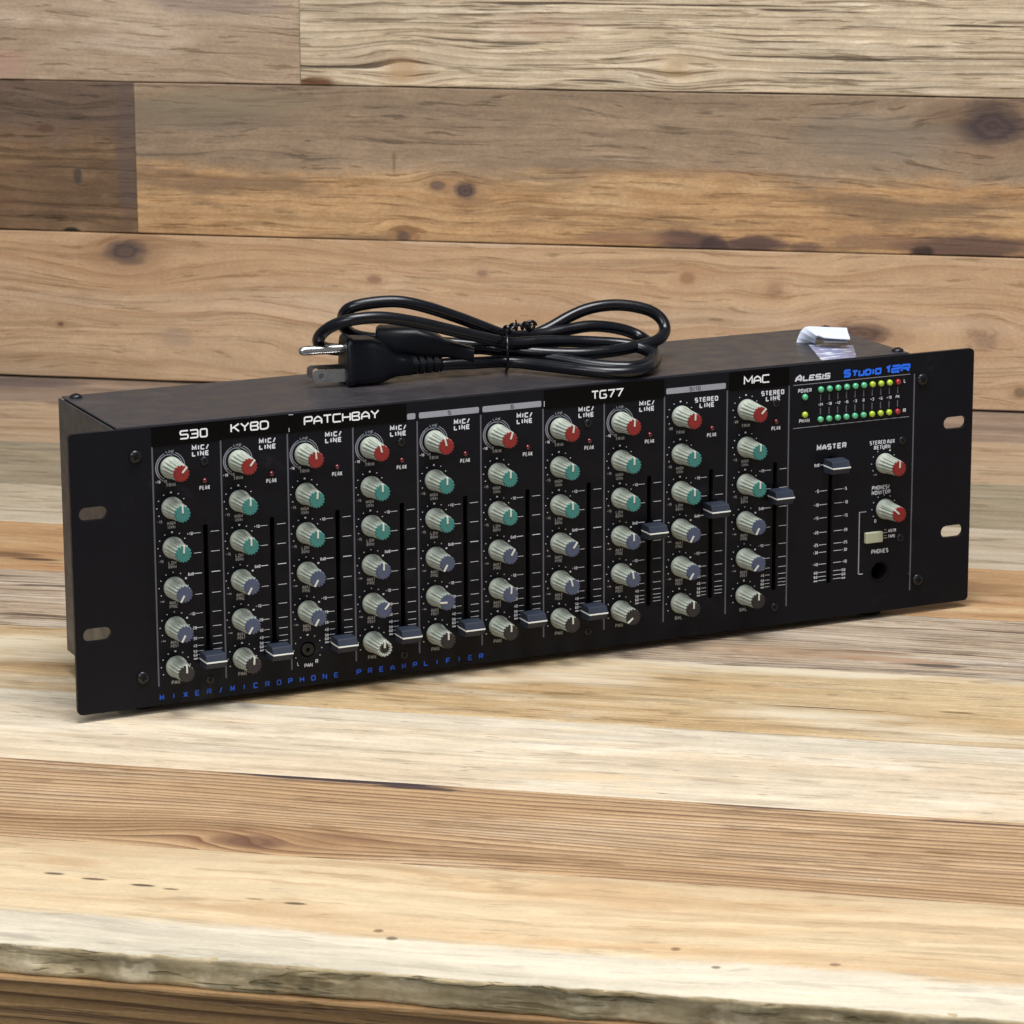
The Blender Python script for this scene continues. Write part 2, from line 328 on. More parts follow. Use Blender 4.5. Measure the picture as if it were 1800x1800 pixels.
def tmat(i):
    n = 'table_wood_%d' % i
    if i == 0: return wood(n, 'y', [(238, 212, 170), (230, 198, 154), (222, 186, 140)], line=[(70, 0.3, (200, 156, 106), 4)], warp=(0.03, 0.006), fibre=0.22,
        bands=[(-320, -243, 9, (238, 226, 202), 0.85), (-320, -266, 6, (222, 210, 182), 0.45)], patch=(4, 22), seed=1.1, bump=0.35, grit=0.6,
        stains=[(60, -199, 4.3, 1.3, (70, 48, 40), .8), (78, -202, 5.0, 1.2, (70, 48, 40), .8), (100, -205, 5.0, 1.4, (60, 40, 34), .85), (112, -207, 3.7, 1.2, (80, 56, 40), .7), (165, -213, 5.0, 1.5, (60, 40, 34), .8), (148, -211, 4.3, 1.2, (110, 80, 54), .6), (205, -236, 2.5, 2.4, (90, 62, 44), .7), (212, -243, 2.5, 2.4, (80, 60, 44), .7), (320, -232, 2.5, 2.6, (120, 86, 56), .7), (338, -248, 1.9, 1.6, (90, 60, 40), .7), (381, -236, 2.5, 2, (130, 90, 66), .7)])
    if i == 1: return wood(n, 'y', [(220, 184, 140), (210, 170, 124), (224, 192, 152)], line=[(225, 1.0, (92, 54, 36), 2.0, 0.72), (70, 0.4, (120, 76, 54), 6)], warp=(0.010, 0.0012), fibre=0.26,
        dips=[(100, -140, 40, 22, -9), (150, -120, 50, 20, 5)], knots=[(126, -144, 20, 9, 0.8, (112, 76, 58)), (168, -132, 24, 8, 0.35, (140, 98, 72))], patch=(3, 26), seed=2.3,
        stains=[(142, -57, 46, 3.6, (62, 50, 56), .95), (178, -61, 22, 2.2, (56, 42, 50), .8), (4, -55, 34, 3.2, (116, 76, 54), .8), (10, -70, 26, 2, (150, 104, 72), .5), (330, -57, 30, 1.5, (86, 60, 56), .8), (418, -60, 30, 1.6, (84, 62, 60), .8)])
    if i == 2: return wood(n, 'y', [(238, 220, 190), (224, 202, 170), (244, 230, 204)], line=[(200, 0.3, (200, 172, 140), 3)], warp=(0.006, 0.002), fibre=0.30, flecks=0.9, patch=(4, 24), seed=3.2, grit=0.7, k=0.79,
        bands=[(28, 60, 10, (212, 206, 188), 0.35)], cracks=[(5, 110, 0.70, (120, 96, 76), 0.6)], blotch=(5, 22, .58, .7, (236, 206, 160), .6))
    if i == 3: return wood(n, 'y', [(224, 196, 150), (206, 172, 124), (230, 208, 172)], line=[(230, 0.4, (176, 134, 88), 2.5)], warp=(0.006, 0.002), fibre=0.36, flecks=0.9, patch=(4, 30), seed=4.7,
        blotch=(3.5, 16, .50, .66, (238, 224, 196), .7), cracks=[(6, 170, 0.70, (130, 94, 58), 0.7)], stains=[(338, 95, 34, 0.8, (84, 58, 38), .9), (-95, 75, 26, 3, (186, 164, 110), .6), (395, 100, 8, 1.6, (120, 92, 60), .7)])
    if i == 4: return wood(n, 'y', [(212, 192, 166), (200, 176, 148), (222, 206, 184)], line=[(230, 0.7, (130, 98, 74), 1.6)], warp=(0.016, 0.003), fibre=0.42, patch=(4, 40), seed=5.9, bump=0.8,
        cracks=[(8, 190, 0.60, (96, 74, 56), 0.85), (12, 300, 0.60, (110, 86, 64), 0.6)], knots=[(300, 188, 26, 8, 0.4, (186, 148, 112))],
        stains=[(342, 196, 26, 3, (150, 116, 82), .6), (376, 178, 14, 3.4, (74, 64, 58), .8), (356, 184, 30, 5, (188, 146, 110), .6)])
    if i == 5: return wood(n, 'y', [(206, 166, 118), (196, 150, 104), (216, 182, 138)], line=[(60, 0.4, (158, 112, 70), 3)], warp=(0.014, 0.003), fibre=0.2, patch=(4, 26), seed=6.4,
        stains=[(-150, 300, 22, 6, (90, 62, 44), .6), (-128, 292, 14, 3, (60, 40, 30), .8), (400, 330, 60, 14, (150, 108, 70), .5)])
    if i == 6: return wood(n, 'y', [(212, 196, 170), (204, 186, 158), (220, 206, 184)], line=[(90, 0.25, (170, 146, 116), 3)], fibre=0.2, patch=(4, 26), seed=7.7, cracks=[(3, 60, 0.70, (120, 98, 76), 0.6)])
    if i == 7: return wood(n, 'y', [(176, 162, 134), (166, 150, 124), (190, 172, 140)], line=[(90, 0.35, (128, 112, 88), 3)], fibre=0.22, patch=(4, 22), seed=8.9, cracks=[(3, 50, 0.66, (90, 76, 60), 0.7)])
    if i == 8: return wood(n, 'y', [(206, 176, 142), (196, 164, 130), (212, 186, 152)], line=[(40, 0.3, (166, 130, 100), 3)], fibre=0.18, patch=(4, 16), seed=9.3)
    return wood(n, 'y', [(176, 152, 132), (162, 138, 118), (188, 160, 136)], line=[(40, 0.3, (130, 104, 84), 3)], fibre=0.2, patch=(4, 16), seed=10.3,
        stains=[(-320, 765, 60, 26, (104, 92, 88), .8), (340, 745, 50, 10, (120, 96, 80), .4)])
def front_board():
    rnd = random.Random(5); mb = MB(); rings = []; seg = 420; u0, u1 = -520, 900
    from mathutils import noise as mn
    def nz(a, b, c): return mn.noise(Vector((a, b, c)))
    for i in range(seg+1):
        u = u0+(u1-u0)*i/seg
        e = -277+1.6*nz(u*0.02, 1.5, 0)+1.2*nz(u*0.06, 4.5, 0)+0.6*nz(u*0.17, 7.5, 0)
        r = []
        r.append((ts[1]-0.3, -12.6)); r.append((ts[1]-0.3, -0.5)); r.append((ts[1]-0.9, 0.0))
        for k in range(6): r.append((ts[1]-20-k*17, 0.15*nz(u*0.01, k, 3)))
        r.append((e+7, -0.15)); r.append((e+3.0, -0.5+0.5*nz(u*0.09, 2, 8)))
        r.append((e+1.0, -1.1+0.6*nz(u*0.12, 2, 1)))
        for k in range(1, 9):
            t = k/8.0; z = -1.4-t*11.2
            r.append((e+0.6+0.5*math.sin(t*3.1)+1.1*nz(u*0.035, z*0.25, 11)+0.7*nz(u*0.08, z*0.6, 17)+0.45*nz(u*0.22, z*1.3, 3), z))
        rings.append([(u, a, b) for a, b in r])
    mb.loft(rings, 0, True)
    for f in range(len(mb.f)): pass
    return mb
E0 = wood('table_front_edge', 'y', [(184, 164, 126), (140, 122, 86), (208, 190, 154)], line=[(90, 0.3, (120, 104, 72), 3)], warp=(0.02, 0.006), fibre=0.5, patch=(22, 160), seed=12.0, bump=0.9, cracks=[(12, 260, .62, (90, 82, 62), .6)], k=1.2)
M0 = tmat(0)
fb = front_board()
# faces that look forward (the rough sawn edge) take the weathered edge wood, the top keeps the plank's own
for fi, f in enumerate(fb.f):
    zs = [fb.v[i][2] for i in f]; ys = [fb.v[i][1] for i in f]
    if max(ys) < -270 and sum(zs)/len(zs) < -0.95: fb.mi[fi] = 1
fb.build('plank', [M0, E0], TBL, 'smooth creamy front plank with a ragged grey edge')
tl = {1: 'striped reddish pine plank with a knot', 2: 'pale whitewashed plank', 3: 'tan plank with fine grain', 4: 'weathered plank with deep grain', 5: 'orange brown plank'}
for i in range(1, 10):
    plank_mesh(-560, 900, ts[i], ts[i+1], -12.6, 0.0 if i % 2 else -0.12, 'y', 40+i).build('plank', tmat(i), TBL, tl.get(i))
# second board under the front edge, its face turned forwards
ap = MB(); seg = 60; rings = []
for i in range(seg+1):
    u = -520+1420*i/seg; q = 0.3*math.sin(u*0.02)+0.2*math.sin(u*0.07)
    rings.append([(u, -255, -12.9), (u, -255, -110), (u, -279.5+q, -110), (u, -279.5+q, -14.2), (u, -279.0+q, -13.3), (u, -277.8+q, -12.9)])
ap.loft(rings, 0, False)
ap.build('front_board', wood('front_board_wood', 'z', [(178, 138, 88), (164, 124, 76), (190, 150, 100)], line=[(205, 1.0, (74, 44, 28), 1.8, 0.7)], warp=(0.006, 0.0008), fibre=0.28, patch=(3, 26), seed=14.0), TBL, 'lower board with dark even grain lines')

WKW = 1.04
WALL = thing('plank_wall', 'wall of mixed reclaimed planks standing behind the table', 'wall', (0, 0.7887, 0), 0.0)
def wplank(u0, u1, z0, z1, mat, seed, label=None, proud=0.0):
    plank_mesh(u0, u1, z0, z1, -20, proud, 'z', seed, edge=0.6).build('plank', mat, WALL, label)
wplank(-700, 800, 1.5, 104, wood('wall_wood_low', 'z', [(200, 166, 128), (190, 152, 112), (206, 176, 142)], line=[(95, 0.62, (146, 98, 62), 5), (260, .18, (160, 118, 84), 3)], warp=(0.036, 0.003), fibre=0.22, patch=(2.4, 18), seed=21.0, k=WKW, bump=0.3,
    knots=[(-229, 91, 18, 10, 0.95, (78, 64, 62)), (-53, 77, 6, 3.2, .7, (120, 84, 64)), (22, 83, 5, 3, .6, (120, 92, 80)), (162, 84, 7, 5, .7, (140, 96, 64)), (221, 77, 8, 6, .5, (140, 104, 76)), (279, 51, 20, 7, .9, (84, 62, 56)), (361, 48, 9, 7, .5, (124, 98, 84)), (384, 14, 5, 4, .7, (100, 74, 56)), (-278, 39, 3, 2, .8, (90, 60, 44))],
    stains=[(-195, 33, 16, 8, (150, 128, 108), .5), (-290, 8, 90, 12, (150, 118, 84), .45), (340, 34, 18, 4, (110, 96, 104), .5), (30, 55, 80, 8, (176, 128, 84), .35)],  # the wide entry at the left foot is painted shade above the table
    bands=[(52, 63, 8, (206, 176, 146), 0.35)]), 61, 'lowest wall plank, light brown with wavy grain and knots', 0.0)
wplank(-219.3, 800, 104, 208, wood('wall_wood_mid', 'z', [(196, 154, 106), (186, 142, 94), (206, 168, 120)], line=[(110, 0.45, (142, 94, 52), 4), (300, .25, (150, 104, 64), 3)], warp=(0.020, 0.004), fibre=0.34, patch=(3, 22), seed=22.0, k=WKW*.97, grit=1.45, bump=0.35,
    bands=[(152, 230, 14, (148, 126, 102), 0.88)], blotch=(8, 40, .50, .66, (104, 84, 66), .6),
    knots=[(11, 139, 9, 7, .95, (70, 56, 58)), (-8, 142, 6, 4, .8, (92, 74, 70)), (-32, 107, 6, 4.5, .8, (84, 64, 58)), (361, 190, 27, 17, .95, (66, 54, 54))],
    stains=[(166, 110, 26, 9, (84, 62, 58), .9), (180, 107, 9, 12, (64, 48, 48), .8), (208, 109, 26, 7, (78, 56, 56), .9), (240, 107, 14, 4, (90, 66, 60), .7), (120, 110, 40, 4, (140, 100, 76), .6), (347, 110, 44, 10, (84, 62, 58), .85), (318, 106, 8, 5, (50, 38, 34), .9), (290, 112, 36, 5, (120, 88, 70), .6), (-38, 157, 2, 9, (110, 92, 48), .6), (290, 180, 60, 18, (130, 118, 102), .5), (-190, 186, 90, 12, (120, 106, 88), .6), (-150, 196, 60, 8, (136, 122, 96), .6)]), 62, 'grey and orange wall plank with dark stains along its foot', 0.6)
wplank(-700, -219.7, 104, 208, wood('wall_wood_dark', 'z', [(138, 106, 76), (120, 92, 66), (148, 118, 84)], line=[(110, 0.35, (92, 64, 44), 3)], warp=(0.020, 0.005), fibre=0.38, patch=(6, 20), seed=23.0, k=WKW*.88, grit=1.4, blotch=(9, 26, .5, .7, (128, 86, 60), .6),
    bands=[(170, 230, 30, (112, 94, 82), 0.65)], stains=[(-226, 160, 8, 60, (96, 80, 74), .6), (-268, 105, 8, 3, (28, 24, 20), .95), (-262, 143, 4, 6, (64, 60, 52), .8), (-284, 175, 7, 3, (96, 62, 46), .7)]), 63, 'short dark brown wall plank at the left', -0.4)
wplank(-700, -102.2, 208, 312, wood('wall_wood_grey', 'z', [(188, 163, 136), (170, 144, 116), (202, 178, 152)], line=[(60, 0.5, (124, 102, 84), 5), (220, .3, (140, 116, 96), 3)], warp=(0.022, 0.003), fibre=0.28, patch=(3, 20), seed=24.0, k=WKW, grit=1.2,
    stains=[(-309, 220, 14, 12, (176, 132, 116), .6), (-160, 262, 50, 10, (128, 112, 104), .5)], cracks=[(2, 60, .70, (96, 76, 62), .7)]), 64, 'smooth grey brown wall plank at the upper left', -0.3)
wplank(-101.6, 800, 208, 312, wood('wall_wood_weathered', 'z', [(214, 194, 162), (200, 178, 146), (224, 206, 176)], line=[(240, 0.6, (136, 108, 74), 1.6)], warp=(0.005, 0.0016), fibre=0.40, patch=(6, 60), seed=25.0, k=WKW, bump=0.8,
    cracks=[(6, 290, 0.615, (74, 58, 42), 0.9), (10, 520, 0.60, (110, 86, 60), 0.7), (3, 120, 0.69, (60, 48, 34), 0.9)], knots=[(-31, 219, 10, 8, .5, (178, 140, 96)), (153, 224, 9, 6, .45, (164, 136, 88))],
    stains=[(-92, 210, 14, 4, (104, 60, 32), .9), (60, 250, 30, 10, (176, 140, 116), .4)]), 65, 'pale weathered wall plank with deep cracks at the upper right', 1.0)
wplank(-700, 800, 312, 416, wood('wall_wood_top', 'z', [(190, 160, 122), (178, 148, 112), (200, 172, 136)], line=[(60, 0.4, (140, 104, 70), 3)], fibre=0.2, seed=26.0, k=WKW), 66)

# ------------------------------------------------------------------ the rack mixer (panel frame in mm: x along the panel, y into the box, z up)
PH = R(36.5)
def P2W(x, y, z): return (MM*(x*math.cos(PH)-y*math.sin(PH)), MM*(x*math.sin(PH)+y*math.cos(PH)), MM*(z+4.0))
MIX = thing('rack_mixer', 'black three unit rack mixer with rows of coloured knobs on the wooden table', 'audio mixer', P2W(0, 0, 0), PH)
m_panel = plain('panel_black_paint', (0.0058, 0.0060, 0.0088), 0.42, 0, 0.13, 0.1, 900, 0.15)
m_box = plain('chassis_black_paint', (0.024, 0.0205, 0.0235), 0.42, 0, 0.66, 0.18, 700, 0.3)
m_dark = plain('inner_black', (0.002, 0.002, 0.002), 0.8, 0, 0.2)
m_print = plain('white_print', (0.66, 0.68, 0.73), 0.6, 0, 0.3, 0.12, 1500)
m_printd = plain('grey_print', (0.26, 0.27, 0.31), 0.6, 0, 0.3, 0.12, 1500)
m_printk = plain('shaded_print', (0.30, 0.30, 0.30), 0.6, 0, 0.3, 0.2, 1500)  # white print dimmed: knob shade painted into the lettering below fitted knobs
m_line = plain('divider_print', (0.105, 0.105, 0.125), 0.55, 0, 0.3, 0.1, 1500)
m_blued = plain('dim_blue_print', (0.018, 0.10, 0.62), 0.5, 0, 0.3, 0.4, 2500)
m_blue = plain('blue_print', (0.02, 0.16, 0.95), 0.5, 0, 0.3, 0.1, 1500)
m_strip = plain('grey_strip_print', (0.30, 0.31, 0.35), 0.55, 0, 0.3, 0.12, 900)
m_ink = plain('dark_ink', (0.03, 0.03, 0.04), 0.6)
m_tape = plain('label_tape_black', (0.0015, 0.0015, 0.002), 0.28, 0, 0.10, 0.1, 500)
m_emb = plain('embossed_white', (0.85, 0.86, 0.88), 0.5, 0, 0.4, 0.06, 900)
m_screw = plain('black_screw', (0.022, 0.022, 0.026), 0.28, 0.6, 0.6, 0.1, 900)
m_knob = plain('knob_grey_plastic', (0.36, 0.39, 0.33), 0.48, 0, 0.5, 0.10, 700, 0.1)
m_ptr = plain('pointer_white_plastic', (0.56, 0.57, 0.50), 0.45, 0, 0.5, 0.08, 700)
m_red = plain('cap_red', (0.21, 0.016, 0.015), 0.5, 0, 0.4, 0.12, 900)
m_teal = plain('cap_teal', (0.036, 0.175, 0.160), 0.5, 0, 0.4, 0.12, 900)
m_bluec = plain('cap_blue', (0.058, 0.074, 0.128), 0.5, 0, 0.4, 0.12, 900)
m_blackc = plain('cap_black', (0.020, 0.017, 0.018), 0.5, 0, 0.4, 0.12, 900)
m_fader = plain('fader_slate_plastic', (0.022, 0.028, 0.044), 0.55, 0, 0.25, 0.12, 900, 0.1)
m_fline = plain('fader_white_line', (0.80, 0.82, 0.78), 0.5)
m_btn = plain('button_cream', (0.40, 0.41, 0.29), 0.5, 0, 0.5, 0.08, 900)
m_rub = plain('black_rubber', (0.006, 0.006, 0.006), 0.6)
def led_mat(name, col, dark=False):
    m = plain(name, col, 0.14, 0, 0.6, 0.06, 900)
    b = m.node_tree.nodes['Principled BSDF']; b.inputs['Subsurface Weight'].default_value = 0.0 if dark else 0.25
    b.inputs['Subsurface Radius'].default_value = (0.001, 0.001, 0.001); b.inputs['Coat Weight'].default_value = 0.5; b.inputs['Coat Roughness'].default_value = 0.1
    return m
m_lg = led_mat('led_green', (0.09, 0.42, 0.21, 1)); m_ly = led_mat('led_yellow', (0.38, 0.52, 0.035, 1))
m_lr = led_mat('led_red', (0.30, 0.008, 0.016, 1)); m_lp = led_mat('led_dark_red', (0.085, 0.003, 0.008, 1), True)

def scuff(m, col, amt, sc=(60, 60, 60), lo=.60, hi=.78):
    g = NG.__new__(NG); g.m = m; g.t = m.node_tree; g.n = g.t.nodes; g.b = g.n['Principled BSDF']
    x, y, z = g.xyz(); src = g.b.inputs['Base Color'].links[0].from_socket
    n = g.noise(g.comb(g.mul(x, sc[0]), g.mul(y, sc[1]), g.mul(z, sc[2])), 1.0, 6.0, 0.72, 0.6)
    n2 = g.noise(g.comb(g.mul(x, 900.0), g.mul(y, 900.0), g.mul(z, 900.0)), 1.0, 2.0, 0.5)
    sc_ = g.noise(g.comb(g.add(g.mul(x, 700.0), g.mul(z, 160.0)), g.mul(y, 500.0), g.mul(z, 40.0)), 1.0, 2.0, 0.5)
    a = g.add(g.mul(g.sstep(n, lo, hi), amt), g.add(g.mul(g.sstep(n2, .74, .80), amt*1.3), g.mul(g.mul(g.sstep(sc_, .72, .76), g.sstep(n, .5, .65)), amt*1.2)))
    g.lk(g.mix(a, src, col), g.b.inputs['Base Color'])
scuff(m_panel, (0.10, 0.10, 0.12, 1), 0.16, (26, 26, 26)); scuff(m_box, (0.12, 0.105, 0.11, 1), 0.30, (18, 30, 30), .5, .75)
scuff(m_knob, (0.22, 0.20, 0.14, 1), 0.5, (160, 160, 160), .52, .75); scuff(m_cord, (0.05, 0.05, 0.06, 1), 0.2, (60, 60, 60)) if 'm_cord' in globals() else None
PW, PHT = 481.6, 132.5
chx = [47.95+33.06*i for i in range(8)]+[312.6, 349.2]       # knob centres
slx = [64.35+33.03*i for i in range(8)]+[330.05, 366.35]     # fader slots
divx = [39.4, 72.75, 105.8, 138.8, 171.75, 204.85, 237.85, 270.8, 303.75, 338.7, 373.7]
rows = [113.0, 94.0, 75.1, 56.0, 37.0, 18.0]
# front panel with real cut-outs
cu = bpy.data.curves.new('front_panel', 'CURVE'); cu.dimensions = '2D'; cu.fill_mode = 'BOTH'
def spl(pts):
    s = cu.splines.new('POLY'); s.points.add(len(pts)-1)
    for i, (a, b) in enumerate(pts): s.points[i].co = (a*MM, b*MM, 0, 1)
    s.use_cyclic_u = True
def rrect(x0, x1, z0, z1, r, n=6):
    o = []
    for cx, cz, a0 in ((x1-r, z1-r, 0), (x0+r, z1-r, 90), (x0+r, z0+r, 180), (x1-r, z0+r, 270)):
        for i in range(n+1): a = R(a0+90*i/n); o.append((cx+r*math.cos(a), cz+r*math.sin(a)))
    return o
spl(rrect(0, PW, 0, PHT, 2.2))
for cx in (10.3, PW-10.3):
    for cz in (37.65, PHT-37.65): spl(rrect(cx-6.9, cx+6.9, cz-3.3, cz+3.3, 3.29, 8))
for x in slx: spl(rrect(x-1.25, x+1.25, 17.9, 84.3, 0.5, 2))
spl(rrect(397.15, 399.65, 17.7, 84.3, 0.5, 2))
spl(rrect(428-4.75, 428+4.75, 21.1-4.75, 21.1+4.75, 4.74, 10))
spl(rrect(chx[2]-3.9, chx[2]+3.9, 14.1, 21.9, 3.89, 8))
cu.extrude = 1.0*MM; cu.bevel_depth = 0.18*MM; cu.bevel_resolution = 1
co = bpy.data.objects.new('tmp', cu); C.objects.link(co)
bpy.context.view_layer.update()
pm = bpy.data.meshes.new_from_object(co.evaluated_get(bpy.context.evaluated_depsgraph_get()))
bpy.data.objects.remove(co)
pm.name = 'front_panel'; pm.transform(Matrix.Rotation(R(90), 4, 'X')); pm.transform(Matrix.Translation((0, 1.18*MM, 0)))
pm.materials.clear(); pm.materials.append(m_panel)
for q in pm.polygons: q.use_smooth = False
po = bpy.data.objects.new('front_panel', pm); C.objects.link(po); po.parent = MIX

# chassis tray (open at the front behind the panel) and folded top cover
b = MB()
b.box(21.6, 22.8, 2.5, 84.2, 7.6, 132.4, 0, 0.3)
b.box(444.9, 446.1, 2.5, 84.2, 7.6, 132.4, 0, 0.3)
b.box(22.9, 444.8, 2.5, 84.2, 7.6, 8.8)
b.box(22.9, 444.8, 83.0, 84.2, 8.9, 131.4)
b.build('chassis', m_box, MIX)
b = MB(); b.box(23.4, 444.4, 0.4+2.1, 84.6, 132.2, 133.2, 0, 0.35); b.build('top_cover', m_box, MIX)
b = MB(); b.box(24, 444, 20, 20.5, 10, 131); b.build('slot_shade_sheet', m_dark, MIX)  # added near-black sheet, stands in for the deep shade behind the slots
b = MB()
for x, y in ((444-14, 13), (36, 16), (36, 72), (430, 72)):
    b2 = MB(); n = 24; rg = []
    for r, z in ((6.2, 7.6), (7.0, 6.8), (6.4, -3.2), (5.8, -3.95)):
        rg.append([(x+r*math.cos(2*math.pi*k/n), y+r*math.sin(2*math.pi*k/n), z) for k in range(n)])
    b2.loft(rg, 0, True); b2.build('rubber_foot', m_rub, MIX)

# screws
def screw_mesh(r, h, name):
    b = MB(); b.lathe([(r, 0.0), (r, -h*0.35), (r*0.86, -h*0.75), (r*0.55, -h*0.97), (0.05, -h)], 0, 0, 0, 20, True, cap1=True)
    me = mesh_only(b, name, m_screw)
    c = MB(); q = r*0.52; t = r*0.16
    c.box(-q, q, -h-0.06, -h*0.7, -t, t); c.box(-t, t, -h-0.09, -h*0.7, -q, q)
    return me, mesh_only(c, 'recess_shade', m_dark)  # raised near-black cross, paints the shade of a driver recess
sb = screw_mesh(3.1, 1.7, 'screw'); ss = screw_mesh(2.1, 0.8, 'screw')
def screw(kind, x, y, z, rot=(0, 0, 0)):
    o = place(kind[0], 'screw', MIX, (x, y, z), rot); place(kind[1], 'recess_shade', o, (0, 0, 0), (0, R(random.uniform(0, 80)), 0))
for x, z in ((31.2, 119.6), (31.7, 14.4), (450.9, 119.2), (450.8, 14.2)): screw(sb, x, 0, z)
for x, z in ((64.7, 114.3), (163.6, 113.8), (262.0, 113.8), (366.3, 114.4), (366.8, 9.3), (440.0, 88.4), (440.0, 37.5), (64.7, 9.2), (163.6, 9.2), (262.0, 9.2)): screw(ss, x, 0, z)
for x, y in ((28.6, 78.2), (439.5, 78.5), (441.0, 8.0)): screw(sb, x, y, 133.2, (R(-90), 0, 0))

# knobs: one shared body, cap and pointer mesh
NR = 15
def ribf(r, y, a):
    if y > -3.0: return r
    k = min(1.0, (-3.0-y)/1.5)
    t = (a*NR/(2*math.pi)) % 1.0; d = abs(t-0.5)*2      # 0 mid rib, 1 groove
    return r-0.80*k*max(0.0, (d-0.42)/0.58)**0.8
prof = [(4.9, -0.5), (5.15, -0.8), (5.15, -1.8), (5.0, -2.8), (4.86, -3.5), (4.70, -4.3), (4.56, -5.2), (4.46, -6.4), (3.94, -14.6)]
b = MB(); b.lathe(prof, 0, 0, 0, NR*8, True, ribf, cap1=True); kbody = mesh_only(b, 'knob', m_knob)
def cap_mesh(mat, name):
    b = MB(); b.lathe([(3.94, -14.6), (3.92, -15.5), (3.78, -15.75)], 0, 0, 0, NR*8, False, ribf, cap0=False, cap1=True)
    return mesh_only(b, name, mat)
caps = {'red': cap_mesh(m_red, 'cap'), 'teal': cap_mesh(m_teal, 'cap'), 'blue': cap_mesh(m_bluec, 'cap'), 'black': cap_mesh(m_blackc, 'cap')}
b = MB(); b.box(-0.44, 0.44, -16.0, -15.0, 0.5, 4.08, 0, 0.12); b.add([(-.5, -15.2, 3.3), (.5, -15.2, 3.3), (.5, -2.4, 3.4), (-.5, -2.4, 3.4), (-.42, -15.2, 4.12), (.42, -15.2, 4.12), (.5, -2.4, 5.1), (-.5, -2.4, 5.1)], [(0, 1, 2, 3), (4, 5, 6, 7), (0, 1, 5, 4), (1, 2, 6, 5), (2, 3, 7, 6), (3, 0, 4, 7)], 1); kptr = mesh_only(b, 'pointer', [m_ptr, m_knob])
b = MB(); b.lathe([(3.94, -14.6), (3.92, -15.5), (3.75, -15.75), (3.05, -15.75), (2.95, -15.5), (2.9, -12.5)], 0, 0, 0, NR*8, True, ribf, cap1=False); kopen = mesh_only(b, 'rim', m_knob)
b = MB(); b.lathe([(2.93, -14.6), (2.88, -14.7)], 0, 0, 0, 32, True, cap1=True); kdark = mesh_only(b, 'cap_socket', m_blackc)
WORD = {'red': 'grey knob with red cap', 'teal': 'grey knob with teal cap', 'blue': 'grey knob with blue cap', 'black': 'grey knob with black cap'}
def knob(x, z, col, ang):
    o = place(kbody, 'knob', MIX, (x, 0, z), (0, R(ang), 0), WORD.get(col, 'grey knob with its cap missing'))
    if col == 'open':
        place(kopen, 'rim', o, (0, 0, 0)); place(kdark, 'cap_socket', o, (0, 0, 0))
    else: place(caps[col], 'cap', o, (0, 0, 0))
    place(kptr, 'pointer', o, (0, 0, 0))
cols = ['red', 'teal', 'teal', 'blue', 'blue', 'black']
ang = [[42, 0, 4, -150, -150, 0], [40, 2, 0, -150, -148, 4], [-4, 5, 2, -150, -150, None], [-14, 0, 2, 2, 42, 0], [-14, 2, 0, -150, -88, 0],
       [18, 2, 2, 32, 4, 2], [10, 2, 0, 36, -14, 0], [4, 2, 2, 0, -8, -130], [2, 0, 2, -150, -148, 2], [45, 2, 2, -152, -140, 2]]
for i in range(10):
    for r in range(6):
        a = ang[i][r]
        if a is None: continue
        knob(chx[i], rows[r], 'open' if (i == 3 and r == 5) else cols[r], a)
knob(429.3, 77.9, 'red', 4); knob(430.0, 54.0, 'red', -48)
# bare shaft where the third pan knob is missing
b = MB(); b.lathe([(3.0, 6.0), (3.0, -0.6), (2.8, -0.8), (1.1, -0.8), (1.0, -0.6), (1.0, 1.5)], chx[2], 18, 0, 28, True, cap1=True)
b.build('knob_shaft', m_rub, MIX, 'bare black shaft where a knob is missing')

# faders
def fader_mesh():
    b = MB(); pr = [(-1.6, 3.3), (-3.0, 3.65), (-9.3, 3.35), (-9.9, 2.95), (-11.3, 0.45), (-11.3, -0.45), (-9.9, -2.95), (-9.3, -3.35), (-3.0, -3.65), (-1.6, -3.3)]
    rings = []
    for x, k in ((-5.0, 0.93), (-4.8, 1.0), (4.8, 1.0), (5.0, 0.93)):
        rings.append([(x, -1.6+(y+1.6)*(0.985 if k < 1 else 1), z*k) for y, z in pr])
    b.loft(rings, 0, False); b.box(-1.0, 1.0, -1.7, 6.0, -1.4, 1.4)
    return mesh_only(b, 'fader', m_fader)
fm = fader_mesh()
b = MB(); b.box(-5.08, 5.08, -11.42, -11.0, -0.34, 0.34, 0, 0.05); b.box(-5.1, -4.9, -11.3, -1.6, -0.3, 0.3); b.box(4.9, 5.1, -11.3, -1.6, -0.3, 0.3)
fl = mesh_only(b, 'index_line', m_fline)
fz = [20.6, 20.3, 20.3, 20.6, 20.3, 20.6, 20.6, 57.7, 64.8, 68.0]
for x, z in list(zip(slx, fz))+[(398.4, 80.3)]:
    o = place(fm, 'fader', MIX, (x, 0, z)); place(fl, 'index_line', o, (0, 0, 0))

# lamps
def led_mesh(r, h, mat):
    b = MB(); b.lathe([(r, 0), (r, -h*0.35), (r*0.93, -h*0.62), (r*0.7, -h*0.86), (r*0.38, -h*0.97), (0.03, -h)], 0, 0, 0, 20, True, cap1=True)
    return mesh_only(b, 'indicator_lamp', mat)
lg, ly, lr, lp = led_mesh(1.55, 1.7, m_lg), led_mesh(1.55, 1.7, m_ly), led_mesh(1.5, 1.7, m_lr), led_mesh(1.25, 1.5, m_lp)
for i in range(10):
    me, wd = (lg, 'green') if i < 6 else ((ly, 'yellow green') if i < 9 else (lr, 'red'))
    for z in (119.2, 103.9): place(me, 'indicator_lamp', MIX, (391.8+4.99*i, 0, z), label=wd+' level lamp')
place(lg, 'indicator_lamp', MIX, (382.7, 0, 116.1), label='green power lamp'); place(ly, 'indicator_lamp', MIX, (382.8, 0, 107.1), label='yellow green phantom power lamp')
